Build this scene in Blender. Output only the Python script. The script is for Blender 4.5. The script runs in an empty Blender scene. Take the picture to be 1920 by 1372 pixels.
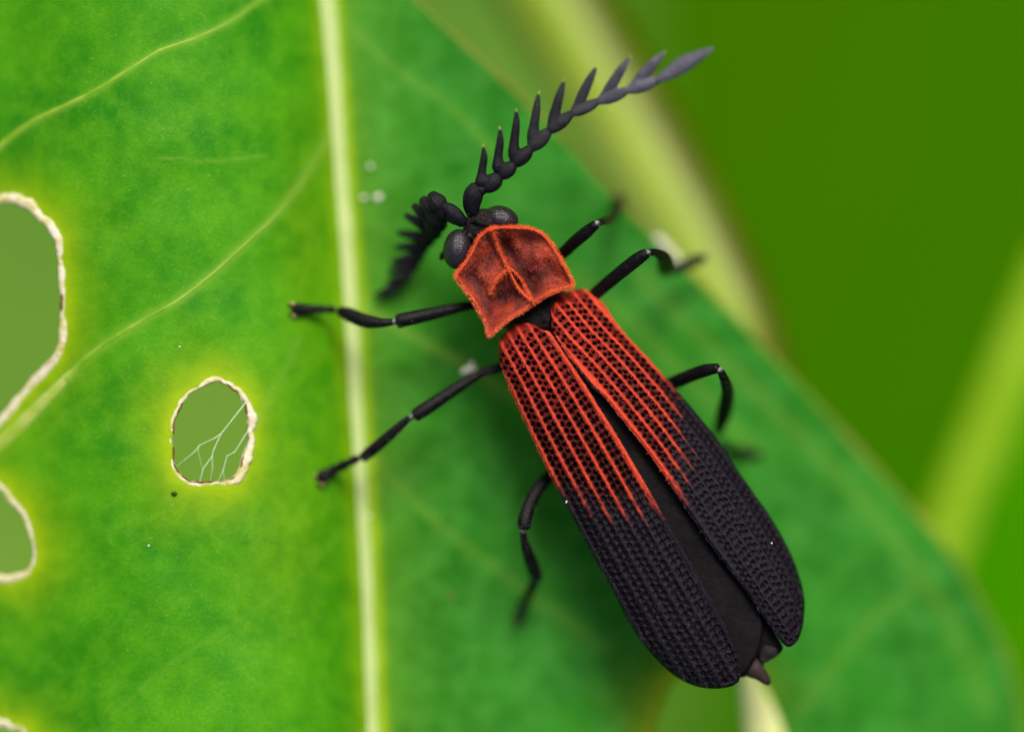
# Net-winged beetle on a chewed leaf.  1 unit = 1 mm (macro scale), Z up, camera looks down.
import bpy, math, random
import numpy as np
from mathutils import Vector

random.seed(7)
RNG = np.random.default_rng(11)
sc = bpy.context.scene
sc.unit_settings.system = 'METRIC'
sc.unit_settings.scale_length = 0.001
R = math.radians

# ------------------------------------------------------------------ camera
ZF = 2.2            # height of the plane of focus (top of the beetle's back)
DIST = 150.0        # lens to focus plane, mm
APERTURE = 19.0     # lens opening, mm
W_MM = 19.2         # field width at the focus plane, mm
cam_d = bpy.data.cameras.new('camera')
cam = bpy.data.objects.new('camera', cam_d)
sc.collection.objects.link(cam)
sc.camera = cam
cam.location = (0, 0, ZF + DIST)
cam.rotation_euler = (0, 0, 0)
cam_d.sensor_width = 36.0
cam_d.lens = 36.0 * DIST / W_MM
cam_d.clip_start = 1.0
cam_d.clip_end = 3000.0
cam_d.dof.use_dof = True
cam_d.dof.focus_distance = DIST
cam_d.dof.aperture_fstop = cam_d.lens * 1e-3 / APERTURE
cam_d.dof.aperture_blades = 0

# ------------------------------------------------------------------ light: bright overcast day
SUN_EL, SUN_AZ = R(50), math.atan2(0.20, 0.98)      # from the head side, over the midrib
world = bpy.data.worlds.new('World')
sc.world = world
world.use_nodes = True
wn = world.node_tree
sky = wn.nodes.new('ShaderNodeTexSky')
sky.sky_type = 'NISHITA'
sky.sun_disc = False
sky.sun_elevation = SUN_EL
sky.sun_rotation = SUN_AZ
sky.air_density = 1.0
sky.dust_density = 6.0
sky.ozone_density = 1.0
bg = wn.nodes['Background']
bg.inputs['Strength'].default_value = 0.07
wn.links.new(sky.outputs[0], bg.inputs['Color'])
sun_d = bpy.data.lights.new('sun', 'SUN')
sun_d.energy = 1.5
sun_d.angle = R(24)
sun_d.color = (1.0, 0.965, 0.91)
sun = bpy.data.objects.new('sun', sun_d)
sc.collection.objects.link(sun)
sd = Vector((math.sin(SUN_AZ) * math.cos(SUN_EL), math.cos(SUN_AZ) * math.cos(SUN_EL), math.sin(SUN_EL)))
sun.rotation_euler = sd.to_track_quat('Z', 'Y').to_euler()
sun.location = sd * 60
sc.view_settings.view_transform = 'Standard'
sc.view_settings.look = 'None'
sc.view_settings.exposure = 1.22
sc.view_settings.gamma = 1.0
sc.view_settings.use_curve_mapping = False
sc.render.engine = 'CYCLES'
sc.cycles.use_denoising = True
sc.cycles.max_bounces = 6
sc.cycles.use_adaptive_sampling = False

# ------------------------------------------------------------------ helpers
def P(px, py, z=ZF):
    """point of the subject measured on the photograph, at its own height z (mm)"""
    k = (DIST - (z - ZF)) / DIST
    return ((px - 960.0) * 0.01 * k, (686.0 - py) * 0.01 * k, z)

def lin(r, g, b, k=1.0):
    f = lambda c: (c / 255 / 12.92 if c / 255 <= 0.04045 else ((c / 255 + 0.055) / 1.055) ** 2.4) * k
    return (f(r), f(g), f(b), 1.0)

def catmull(pts, n=8, closed=False):
    p = np.array(pts, float)
    m = len(p)
    out = []
    rng = range(m if closed else m - 1)
    for i in rng:
        if closed:
            p0, p1, p2, p3 = p[(i - 1) % m], p[i], p[(i + 1) % m], p[(i + 2) % m]
        else:
            p1, p2 = p[i], p[i + 1]
            p0 = p[i - 1] if i > 0 else 2 * p1 - p2
            p3 = p[i + 2] if i + 2 < m else 2 * p2 - p1
        t = np.linspace(0, 1, n, endpoint=False)[:, None]
        out.append(0.5 * ((2 * p1) + (-p0 + p2) * t + (2 * p0 - 5 * p1 + 4 * p2 - p3) * t ** 2 + (-p0 + 3 * p1 - 3 * p2 + p3) * t ** 3))
    if not closed:
        out.append(p[-1:])
    return np.concatenate(out)

def link(name, verts, faces, mat, parent=None, smooth=True):
    me = bpy.data.meshes.new(name)
    me.from_pydata([tuple(v) for v in verts] if not isinstance(verts, np.ndarray) else verts.tolist(), [],
                   faces if not isinstance(faces, np.ndarray) else faces.tolist())
    if smooth:
        me.polygons.foreach_set('use_smooth', np.ones(len(me.polygons), bool))
    me.materials.append(mat)
    me.update()
    o = bpy.data.objects.new(name, me)
    sc.collection.objects.link(o)
    if parent is not None:
        o.parent = parent
    return o

def set_color(o, name, rgba):
    at = o.data.color_attributes.new(name, 'FLOAT_COLOR', 'POINT')
    at.data.foreach_set('color', np.asarray(rgba, np.float32).ravel())

def thing(name, label, cat, group=None, loc=(0, 0, 0)):
    o = bpy.data.objects.new(name, None)
    o.empty_display_size = 0.2
    sc.collection.objects.link(o)
    o.location = loc
    return tag(o, label, cat, group)

def tag(o, label, cat, group=None):
    o['label'] = label
    o['category'] = cat
    if group:
        o['group'] = group
    return o

class MB:
    def __init__(s):
        s.v, s.f = [], []
    def tube(s, pts, rad, sides=12, flat=1.0, smooth=6, cap=True, closed=False):
        """pts: (px,py,z) list, rad: radius in photo pixels per point (1 px = 0.01 mm)"""
        a = np.column_stack([np.array(pts, float), np.array(rad, float)])
        if smooth:
            a = catmull(a, smooth, closed)
        w = np.array([P(*q[:3]) for q in a])
        s.tube_world(w, np.maximum(a[:, 3], 0.1) * 0.01, sides, flat, cap, closed)
        return s
    def tube_world(s, w, r, sides=12, flat=1.0, cap=True, closed=False):
        n = len(w)
        base = len(s.v)
        ang = np.linspace(0, 2 * np.pi, sides, endpoint=False)
        if closed:
            tan = np.roll(w, -1, 0) - np.roll(w, 1, 0)
        else:
            tan = np.gradient(w, axis=0)
        tan /= np.maximum(np.linalg.norm(tan, axis=1, keepdims=True), 1e-9)
        prev = None
        for i in range(n):
            t = tan[i]
            if prev is None:
                side = np.cross(t, [0, 0, 1.0])
                if np.linalg.norm(side) < 0.05:
                    side = np.array([1.0, 0, 0])
            else:
                side = prev - t * np.dot(prev, t)
                zs = np.cross(t, [0, 0, 1.0])
                nz = np.linalg.norm(zs)
                if nz > 0.25:
                    zs /= nz
                    if np.dot(zs, side) < 0:
                        zs = -zs
                    side = side / max(np.linalg.norm(side), 1e-9) * 0.5 + zs * 0.5
            side /= max(np.linalg.norm(side), 1e-9)
            prev = side
            up = np.cross(side, t)
            for q in ang:
                s.v.append(tuple(w[i] + r[i] * (math.cos(q) * side + flat * math.sin(q) * up)))
        m = n if closed else n - 1
        for i in range(m):
            for j in range(sides):
                a0 = base + i * sides + j
                a1 = base + i * sides + (j + 1) % sides
                b0 = base + ((i + 1) % n) * sides + j
                b1 = base + ((i + 1) % n) * sides + (j + 1) % sides
                s.f.append((a0, a1, b1, b0))
        if cap and not closed:
            for i, sgn in ((0, -1), (n - 1, 1)):
                c = len(s.v)
                s.v.append(tuple(w[i] + tan[i] * sgn * r[i] * 0.55))
                for j in range(sides):
                    a0, a1 = base + i * sides + j, base + i * sides + (j + 1) % sides
                    s.f.append((a1, a0, c) if sgn < 0 else (a0, a1, c))
        return s
    def ball(s, px, py, z, rx, ry, rz, rot=0.0, seg=20, ring=12, rough=0.0, seed=0):
        """ellipsoid, radii in photo pixels, rot in degrees within the image plane"""
        c = np.array(P(px, py, z))
        base = len(s.v)
        cr, sr = math.cos(R(rot)), math.sin(R(rot))
        rg = np.random.default_rng(seed)
        for i in range(ring + 1):
            th = math.pi * i / ring
            for j in range(seg):
                ph = 2 * math.pi * j / seg
                k = 1 + rough * rg.uniform(-1, 1)
                x, y = rx * k * math.sin(th) * math.cos(ph), ry * k * math.sin(th) * math.sin(ph)
                s.v.append((c[0] + 0.01 * (x * cr - y * sr), c[1] + 0.01 * (x * sr + y * cr), c[2] + 0.01 * rz * k * math.cos(th)))
        for i in range(ring):
            for j in range(seg):
                a0, a1 = base + i * seg + j, base + i * seg + (j + 1) % seg
                s.f.append((a0, a0 + seg, a1 + seg, a1))
        return s
    def build(s, name, mat, parent=None):
        return link(name, s.v, s.f, mat, parent)

def polydist(pts, poly, closed=False):
    """distance of Nx2 points to a polyline, the nearest points, and the polyline index"""
    a = np.asarray(poly, float)
    b = np.roll(a, -1, 0) if closed else a[1:]
    a = a if closed else a[:-1]
    best = np.full(len(pts), 1e9)
    near = np.zeros((len(pts), 2))
    idx = np.zeros(len(pts))
    for i, (p, q) in enumerate(zip(a, b)):
        d = q - p
        L = float(d @ d) + 1e-12
        t = np.clip(((pts - p) @ d) / L, 0, 1)
        n = p + t[:, None] * d
        dd = np.hypot(*(pts - n).T)
        m = dd < best
        best[m] = dd[m]
        near[m] = n[m]
        idx[m] = i + t[m]
    return best, near, idx

def inside(pts, poly):
    x, y = pts[:, 0], pts[:, 1]
    r = np.zeros(len(pts), bool)
    p = np.asarray(poly)
    q = np.roll(p, -1, 0)
    for (x0, y0), (x1, y1) in zip(p, q):
        if y0 == y1:
            continue
        c = ((y0 > y) != (y1 > y)) & (x < (x1 - x0) * (y - y0) / (y1 - y0) + x0)
        r ^= c
    return r

def vnoise(x, y, seed=0):
    """smooth 2-D value noise in 0..1"""
    def h(i, j):
        n = (i.astype(np.int64) * 374761393 + j.astype(np.int64) * 668265263 + int(seed) * 974711) & 0xffffffff
        n = ((n ^ (n >> 13)) * 1274126177) & 0xffffffff
        return ((n ^ (n >> 16)) & 0xffff) / 65535.0
    x, y = np.asarray(x, float), np.asarray(y, float)
    i, j = np.floor(x), np.floor(y)
    fx, fy = x - i, y - j
    fx, fy = fx * fx * (3 - 2 * fx), fy * fy * (3 - 2 * fy)
    return (h(i, j) * (1 - fx) + h(i + 1, j) * fx) * (1 - fy) + (h(i, j + 1) * (1 - fx) + h(i + 1, j + 1) * fx) * fy

def sstep(a, b, x):
    t = np.clip((x - a) / (b - a), 0, 1)
    return t * t * (3 - 2 * t)

# ------------------------------------------------------------------ materials
class NT:
    def __init__(s, name):
        s.m = bpy.data.materials.new(name)
        s.m.use_nodes = True
        s.t = s.m.node_tree
        s.b = s.t.nodes['Principled BSDF']
        s.out = s.t.nodes['Material Output']
    def n(s, kind, **kw):
        nd = s.t.nodes.new('ShaderNode' + kind)
        for k, v in kw.items():
            setattr(nd, k, v)
        return nd
    def l(s, a, b):
        s.t.links.new(a, b)
    def set(s, **kw):
        for k, v in kw.items():
            s.b.inputs[k.replace('_', ' ')].default_value = v
    def coord(s):
        if not hasattr(s, '_c'):
            s._c = s.n('TexCoord').outputs['Object']
        return s._c
    def noise(s, scale, detail=3, rough=0.55, vec=None):
        nd = s.n('TexNoise')
        nd.inputs['Scale'].default_value = scale
        nd.inputs['Detail'].default_value = detail
        nd.inputs['Roughness'].default_value = rough
        s.l(vec or s.coord(), nd.inputs['Vector'])
        return nd.outputs['Fac']
    def ramp(s, fac, a, b, lo=0.0, hi=1.0):
        nd = s.n('MapRange')
        nd.inputs['From Min'].default_value = a
        nd.inputs['From Max'].default_value = b
        nd.inputs['To Min'].default_value = lo
        nd.inputs['To Max'].default_value = hi
        s.l(fac, nd.inputs['Value'])
        return nd.outputs['Result']
    def mix(s, fac, a, b, blend='MIX'):
        nd = s.n('Mix', data_type='RGBA', blend_type=blend)
        for sock, v in ((nd.inputs['Factor'], fac), (nd.inputs['A'], a), (nd.inputs['B'], b)):
            pass
        ins = [i for i in nd.inputs if i.enabled]
        for i, v in zip(ins, (fac, a, b)):
            if hasattr(v, 'is_output'):
                s.l(v, i)
            else:
                i.default_value = v
        return [o for o in nd.outputs if o.enabled][0]
    def math(s, op, a, b=0.0, clamp=False):
        nd = s.n('Math', operation=op, use_clamp=clamp)
        for i, v in zip(nd.inputs, (a, b)):
            if hasattr(v, 'is_output'):
                s.l(v, i)
            else:
                i.default_value = v
        return nd.outputs[0]
    def bump(s, h, strength=0.3, dist=0.02):
        nd = s.n('Bump')
        nd.inputs['Strength'].default_value = strength
        nd.inputs['Distance'].default_value = dist
        s.l(h, nd.inputs['Height'])
        s.l(nd.outputs[0], s.b.inputs['Normal'])
    def color(s, c):
        if hasattr(c, 'is_output'):
            s.l(c, s.b.inputs['Base Color'])
        else:
            s.b.inputs['Base Color'].default_value = c
    def translucent(s, c, fac):
        tr = s.n('BsdfTranslucent')
        if hasattr(c, 'is_output'):
            s.l(c, tr.inputs['Color'])
        else:
            tr.inputs['Color'].default_value = c
        mx = s.n('MixShader')
        mx.inputs[0].default_value = fac
        s.l(s.b.outputs[0], mx.inputs[1])
        s.l(tr.outputs[0], mx.inputs[2])
        s.l(mx.outputs[0], s.out.inputs['Surface'])

K = 0.57      # albedo for a surface that the picture shows at full value

def leaf_material():
    m = NT('leaf_blade')
    at = m.n('Attribute', attribute_name='leafmix')
    sep = m.n('SeparateColor')
    m.l(at.outputs['Color'], sep.inputs[0])
    halo, vein, side = sep.outputs[0], sep.outputs[1], sep.outputs[2]
    n1, n2, n3 = m.noise(0.55, 3), m.noise(2.2, 4), m.noise(20, 5, 0.7)
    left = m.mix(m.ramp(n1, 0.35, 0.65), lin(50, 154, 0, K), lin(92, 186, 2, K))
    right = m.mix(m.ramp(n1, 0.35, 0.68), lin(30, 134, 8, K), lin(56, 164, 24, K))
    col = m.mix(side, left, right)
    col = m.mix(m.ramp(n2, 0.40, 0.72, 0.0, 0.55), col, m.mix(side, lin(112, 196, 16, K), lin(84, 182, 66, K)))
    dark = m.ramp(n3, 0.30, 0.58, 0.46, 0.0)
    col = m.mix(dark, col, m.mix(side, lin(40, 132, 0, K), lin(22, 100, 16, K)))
    # faint netted veins
    vo = m.n('TexVoronoi', feature='DISTANCE_TO_EDGE')
    vo.inputs['Scale'].default_value = 1.9
    nz = m.n('TexNoise')
    nz.inputs['Scale'].default_value = 2.5
    m.l(m.coord(), nz.inputs['Vector'])
    ad = m.n('VectorMath', operation='MULTIPLY_ADD')
    m.l(nz.outputs['Color'], ad.inputs[0])
    ad.inputs[1].default_value = (0.45, 0.45, 0.45)
    m.l(m.coord(), ad.inputs[2])
    m.l(ad.outputs[0], vo.inputs['Vector'])
    net = m.ramp(vo.outputs['Distance'], 0.0, 0.06, 0.20, 0.0)
    col = m.mix(m.math('MULTIPLY', net, m.noise(0.9, 2)), col, lin(140, 205, 60, K))
    # yellowed tissue round the eaten holes and along the rib
    hw = m.math('ADD', halo, m.math('MULTIPLY', m.math('SUBTRACT', n2, 0.5), m.math('MULTIPLY', halo, 0.9)), True)
    col = m.mix(hw, col, lin(178, 216, 0, K))
    col = m.mix(vein, col, lin(158, 206, 70, K))
    fl = m.ramp(m.noise(24, 2, 0.5), 0.67, 0.73, 0.0, 0.5)
    col = m.mix(fl, col, lin(170, 220, 120, K))
    m.color(col)
    m.set(Roughness=0.5, Specular_IOR_Level=0.14)
    m.bump(m.math('ADD', m.noise(9, 4), m.math('MULTIPLY', m.noise(30, 2), 0.5)), 0.22, 0.03)
    m.translucent(col, 0.16)
    return m.m

def simple(name, col, rough=0.5, spec=0.4, n_scale=None, col2=None, bump=None, lo=0.35, hi=0.65, sheen=0.0, trans=0.0):
    m = NT(name)
    c = col
    if n_scale:
        c = m.mix(m.ramp(m.noise(n_scale, 4), lo, hi), col, col2)
    m.color(c)
    m.set(Roughness=rough, Specular_IOR_Level=spec)
    if sheen:
        m.set(Sheen_Weight=sheen, Sheen_Roughness=0.4)
    if bump:
        m.bump(m.noise(bump[0], 4, 0.6), bump[1], bump[2])
    if trans:
        m.translucent(c, trans)
    return m.m

M = {}
M['leaf'] = leaf_material()
M['midrib'] = simple('midrib', lin(206, 226, 150, 0.66), 0.5, 0.2, 1.6, lin(222, 234, 176, 0.66), (5, 0.3, 0.03))
def pigment_skin(name, rough, spec):
    m = NT(name)
    at = m.n('Attribute', attribute_name='pigment')
    m.color(m.mix(m.ramp(m.noise(3, 4), 0.35, 0.7, 0.0, 0.25), at.outputs['Color'], lin(170, 210, 90, K)))
    m.set(Roughness=rough, Specular_IOR_Level=spec)
    m.bump(m.noise(6, 3), 0.3, 0.03)
    return m.m
M['rib'] = pigment_skin('rib_skin', 0.55, 0.15)
M['vein_pale'] = simple('vein_pale', lin(168, 204, 60, K), 0.6, 0.12, 3.0, lin(196, 216, 110, K), (9, 0.3, 0.02))
M['rim_tan'] = simple('rim_tan', lin(186, 178, 20, 0.6), 0.75, 0.1, 4.0, lin(206, 190, 80, 0.6), (12, 0.6, 0.04))
M['vein'] = simple('vein', lin(118, 184, 16, K), 0.5, 0.15, 1.5, lin(166, 206, 70, K), (9, 0.3, 0.02))
M['rim'] = simple('callus_rim', lin(214, 206, 110, 0.62), 0.75, 0.12, 5.0, lin(244, 234, 206, 0.68), (12, 0.8, 0.05), 0.30, 0.60)
M['rim_pale'] = simple('callus_rim_pale', lin(220, 232, 130, 0.92), 0.7, 0.08, 2.0, lin(236, 238, 160, 0.92), (10, 0.4, 0.03))
M['burnt'] = simple('brown_edge', lin(70, 46, 14, K), 0.8, 0.2, 9.0, lin(150, 110, 50, K))
M['margin'] = simple('leaf_margin', lin(120, 150, 20, K), 0.6, 0.3, 1.4, lin(140, 124, 40, K))
M['silk'] = simple('silk', lin(225, 240, 200, 0.8), 0.4, 0.5)
M['crumb'] = simple('crumb', lin(232, 226, 200, 0.7), 0.8, 0.2, 20.0, lin(250, 246, 230, 0.7), (25, 0.5, 0.02))
M['green_dot'] = simple('green_dot', lin(40, 90, 10, 0.5), 0.7, 0.1, 20.0, lin(60, 110, 10, 0.5))
M['crumb_brown'] = simple('crumb_brown', lin(170, 120, 80, 0.6), 0.8, 0.2, 20.0, lin(120, 80, 50, 0.6))

def chitin(name, c1, c2, rough, spec, bscale, bstr, sheen=0.0, bdist=0.02):
    m = NT(name)
    m.color(m.mix(m.ramp(m.noise(8, 4), 0.35, 0.65), c1, c2))
    m.set(Roughness=rough, Specular_IOR_Level=spec, Sheen_Weight=sheen, Sheen_Roughness=0.35, Sheen_Tint=(0.75, 0.75, 1.0, 1))
    m.bump(m.noise(bscale, 4, 0.7), bstr, bdist)
    return m.m

M['chitin'] = chitin('black_cuticle', (0.002, 0.0018, 0.002, 1), (0.005, 0.004, 0.0045, 1), 0.26, 0.12, 34, 0.7, 0.0, 0.02)
M['antenna'] = chitin('antenna_cuticle', (0.004, 0.0035, 0.0045, 1), (0.009, 0.008, 0.011, 1), 0.32, 0.14, 26, 0.9, 0.0, 0.025)
for _k, _g in ((1, 0.10), (2, 0.28), (3, 0.62), (4, 1.0)):      # sky sheen of the grey down, painted into the colour, stronger towards the tip
    M['antenna_sheen_%d' % _k] = chitin('antenna_sheen_%d' % _k, tuple(0.004 + q * _g for q in (0.055, 0.052, 0.068)) + (1,), tuple(0.009 + q * _g for q in (0.10, 0.094, 0.125)) + (1,), 0.36 + 0.2 * _g, 0.22, 24, 1.0, 0.06 * _g, 0.03)
M['head'] = chitin('head_cuticle', (0.004, 0.0035, 0.0035, 1), (0.015, 0.011, 0.010, 1), 0.40, 0.14, 20, 1.0, 0.0, 0.05)
M['wing'] = chitin('hind_wing', (0.004, 0.0032, 0.0036, 1), (0.007, 0.0056, 0.006, 1), 0.45, 0.07, 3, 0.35, 0.0, 0.05)
M['wing_tip'] = simple('wing_membrane', (0.008, 0.007, 0.0065, 1), 0.5, 0.12, 6.0, (0.026, 0.025, 0.021, 1), trans=0.2)
M['tail'] = chitin('tail_cuticle', (0.020, 0.012, 0.010, 1), (0.035, 0.022, 0.018, 1), 0.5, 0.25, 20, 0.6, 0.0)
M['pad'] = simple('tarsal_pad', lin(170, 150, 90, K), 0.7, 0.2, 12.0, lin(200, 190, 120, K))
M['joint'] = simple('joint_membrane', lin(22, 20, 20, 0.5), 0.4, 0.3, 20.0, lin(190, 186, 186, 0.4))

def eye_material():
    m = NT('compound_eye')
    m.set(Roughness=0.34, Specular_IOR_Level=0.5)
    v = m.n('TexVoronoi', feature='F1')
    v.inputs['Scale'].default_value = 33.0
    v.inputs['Randomness'].default_value = 0.12
    m.l(m.coord(), v.inputs['Vector'])
    m.bump(m.math('MULTIPLY', v.outputs['Distance'], -1.0), 0.5, 0.025)
    m.color(m.mix(m.ramp(v.outputs['Distance'], 0.2, 0.55), (0.032, 0.022, 0.034, 1), (0.004, 0.003, 0.004, 1)))
    return m.m
M['eye'] = eye_material()

def painted(name, rough_red, rough_black, spec, bscale, bstr, sheen=0.1, grain=0.5):
    """cuticle whose pigment is stored per point ('pigment'), with fine grain"""
    m = NT(name)
    at = m.n('Attribute', attribute_name='pigment')
    c = at.outputs['Color']
    g = m.noise(34, 3, 0.7)
    c2 = m.mix(m.ramp(g, 0.38, 0.62, 0.0, grain), c, m.mix(0.7, c, (0.02, 0.006, 0.006, 1)))
    m.color(c2)
    sp = m.n('SeparateColor')
    m.l(c, sp.inputs[0])
    m.l(m.ramp(sp.outputs[0], 0.03, 0.2, rough_black, rough_red), m.b.inputs['Roughness'])
    m.l(m.math('MULTIPLY', at.outputs['Alpha'], spec), m.b.inputs['Specular IOR Level'])
    m.bump(m.noise(bscale, 3, 0.7), bstr, 0.03)
    return m.m
M['elytron'] = painted('elytron_cuticle', 0.6, 0.28, 0.10, 40, 0.5, 0.0)
M['pronotum'] = painted('pronotum_cuticle', 0.5, 0.42, 0.3, 28, 1.0, 0.0, 0.8)
def hair_material():
    m = NT('setae')
    at = m.n('Attribute', attribute_name='pigment')
    m.color(at.outputs['Color'])
    m.set(Roughness=0.5, Specular_IOR_Level=0.3)
    return m.m
M['setae'] = hair_material()

# ------------------------------------------------------------------ the leaf the beetle stands on
MID = catmull([(592, -700), (598, -300), (605, -60), (609, 0), (622, 150), (633, 300), (645, 450), (655, 600), (663, 750), (673, 900),
               (682, 1050), (689, 1200), (695, 1372), (704, 1550), (720, 1900), (750, 2300), (800, 2650)], 6)
def leaf_h(x, y):
    """height of the blade (mm) over world x, y (mm)"""
    x, y = np.asarray(x, float), np.asarray(y, float)
    py = 686 - y * 100
    xm = (np.interp(py, MID[:, 1], MID[:, 0]) - 960) * 0.01
    d = x - xm
    t = np.maximum(-d, 0)
    left = 1.72 * (1 - np.exp(-(t / 1.18) ** 1.25)) - 0.085 * np.maximum(t - 3.2, 0) ** 2 * np.exp(-np.maximum(t - 6, 0) / 6)
    t = np.maximum(d, 0)
    right = -0.13 * t ** 1.12 + 0.12 * np.exp(-((t - 0.9) / 0.7) ** 2)
    far = -0.0012 * np.maximum(np.abs(y) - 7, 0) ** 2
    und = 0.10 * (vnoise(x * 0.45 + 30, y * 0.45 + 9, 3) - 0.5) + 0.05 * (vnoise(x * 1.2 + 30, y * 1.2 + 9, 4) - 0.5)
    return 0.30 + np.where(d < 0, left, right) + far + und
def hz(px, py):
    z = 0.5
    for _ in range(4):
        x, y, _q = P(px, py, z)
        z = float(leaf_h(x, y))
    return z
def onleaf(pts, dz=0.0, n=6, closed=False):
    """photo points laid on the blade -> world polyline"""
    c = catmull(pts, n, closed)
    return np.array([P(a, b, hz(a, b) + dz) for a, b in c])

OUT_R = [(600, -560), (640, -240), (720, -60), (777, 0), (850, 68), (930, 140), (1002, 212), (1080, 290), (1150, 368), (1203, 424), (1262, 484), (1340, 562),
         (1450, 672), (1560, 790), (1650, 890), (1740, 992), (1795, 1060), (1842, 1140), (1886, 1230), (1918, 1372), (1935, 1600), (1880, 1900), (1620, 2280), (1240, 2560), (830, 2700)]
OUT_L = [(520, 2560), (40, 2280), (-420, 1900), (-760, 1400), (-860, 900), (-760, 400), (-480, -40), (-40, -330), (340, -500)]
OUT_PX = catmull(OUT_R + OUT_L, 8, True)
HOLES_PX = {
    'big': [(0, 381), (28, 378), (56, 390), (84, 418), (105, 446), (112, 479), (114, 520), (117, 567), (117, 618), (110, 656), (89, 684), (47, 730), (0, 786), (-60, 830),
            (-190, 815), (-280, 660), (-260, 480), (-140, 405)],
    'small': [(406, 713), (417, 715), (433, 725), (448, 739), (460, 751), (464, 769), (467, 790), (468, 809), (467, 828), (461, 851), (452, 875), (440, 894), (429, 902),
              (406, 905), (376, 906), (359, 906), (347, 901), (336, 890), (328, 875), (324, 851), (323, 822), (324, 803), (328, 784), (336, 765), (349, 746), (363, 733), (381, 723), (395, 715)],
    'low': [(0, 914), (22, 937), (43, 962), (57, 998), (66, 1034), (57, 1063), (36, 1077), (14, 1083), (-10, 1078), (-70, 1060), (-125, 1000), (-105, 925), (-50, 896)],
    'corner': [(0, 1358), (22, 1364), (48, 1374), (72, 1420), (60, 1500), (-40, 1540), (-120, 1450), (-80, 1372)],
    'tail': [(1300, 1235), (1272, 1260), (1254, 1288), (1242, 1308), (1232, 1334), (1223, 1372), (1226, 1440), (1262, 1520), (1340, 1560), (1410, 1520), (1418, 1440), (1408, 1372), (1398, 1300), (1370, 1245)],
}
def to_world_loop(px, n):
    w = np.array([P(a, b, hz(a, b))[:2] for a, b in catmull(px, n, True)])
    c = w.mean(0)
    r = (w - c) / np.linalg.norm(w - c, axis=1, keepdims=True)
    j = 0.05 * (vnoise(w[:, 0] * 5 + 30, w[:, 1] * 5 + 30, 51) - 0.5) + 0.035 * (vnoise(w[:, 0] * 14 + 30, w[:, 1] * 14 + 30, 52) - 0.5)
    return w + r * j[:, None]
OUT_W = np.array([P(a, b, hz(a, b))[:2] for a, b in OUT_PX])
HOLES_W = {k: to_world_loop(v, 8) for k, v in HOLES_PX.items()}

def axis_coords(lo, hi, a, b, fine, coarse):
    g = list(np.arange(a, b, fine))
    x, s = b, fine
    while x < hi:
        g.append(x); s = min(s * 1.12, coarse); x += s
    g.append(hi)
    x, s = a, fine
    pre = []
    while x > lo:
        s = min(s * 1.12, coarse); x -= s; pre.append(x)
    return np.array(pre[::-1] + g)

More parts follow.
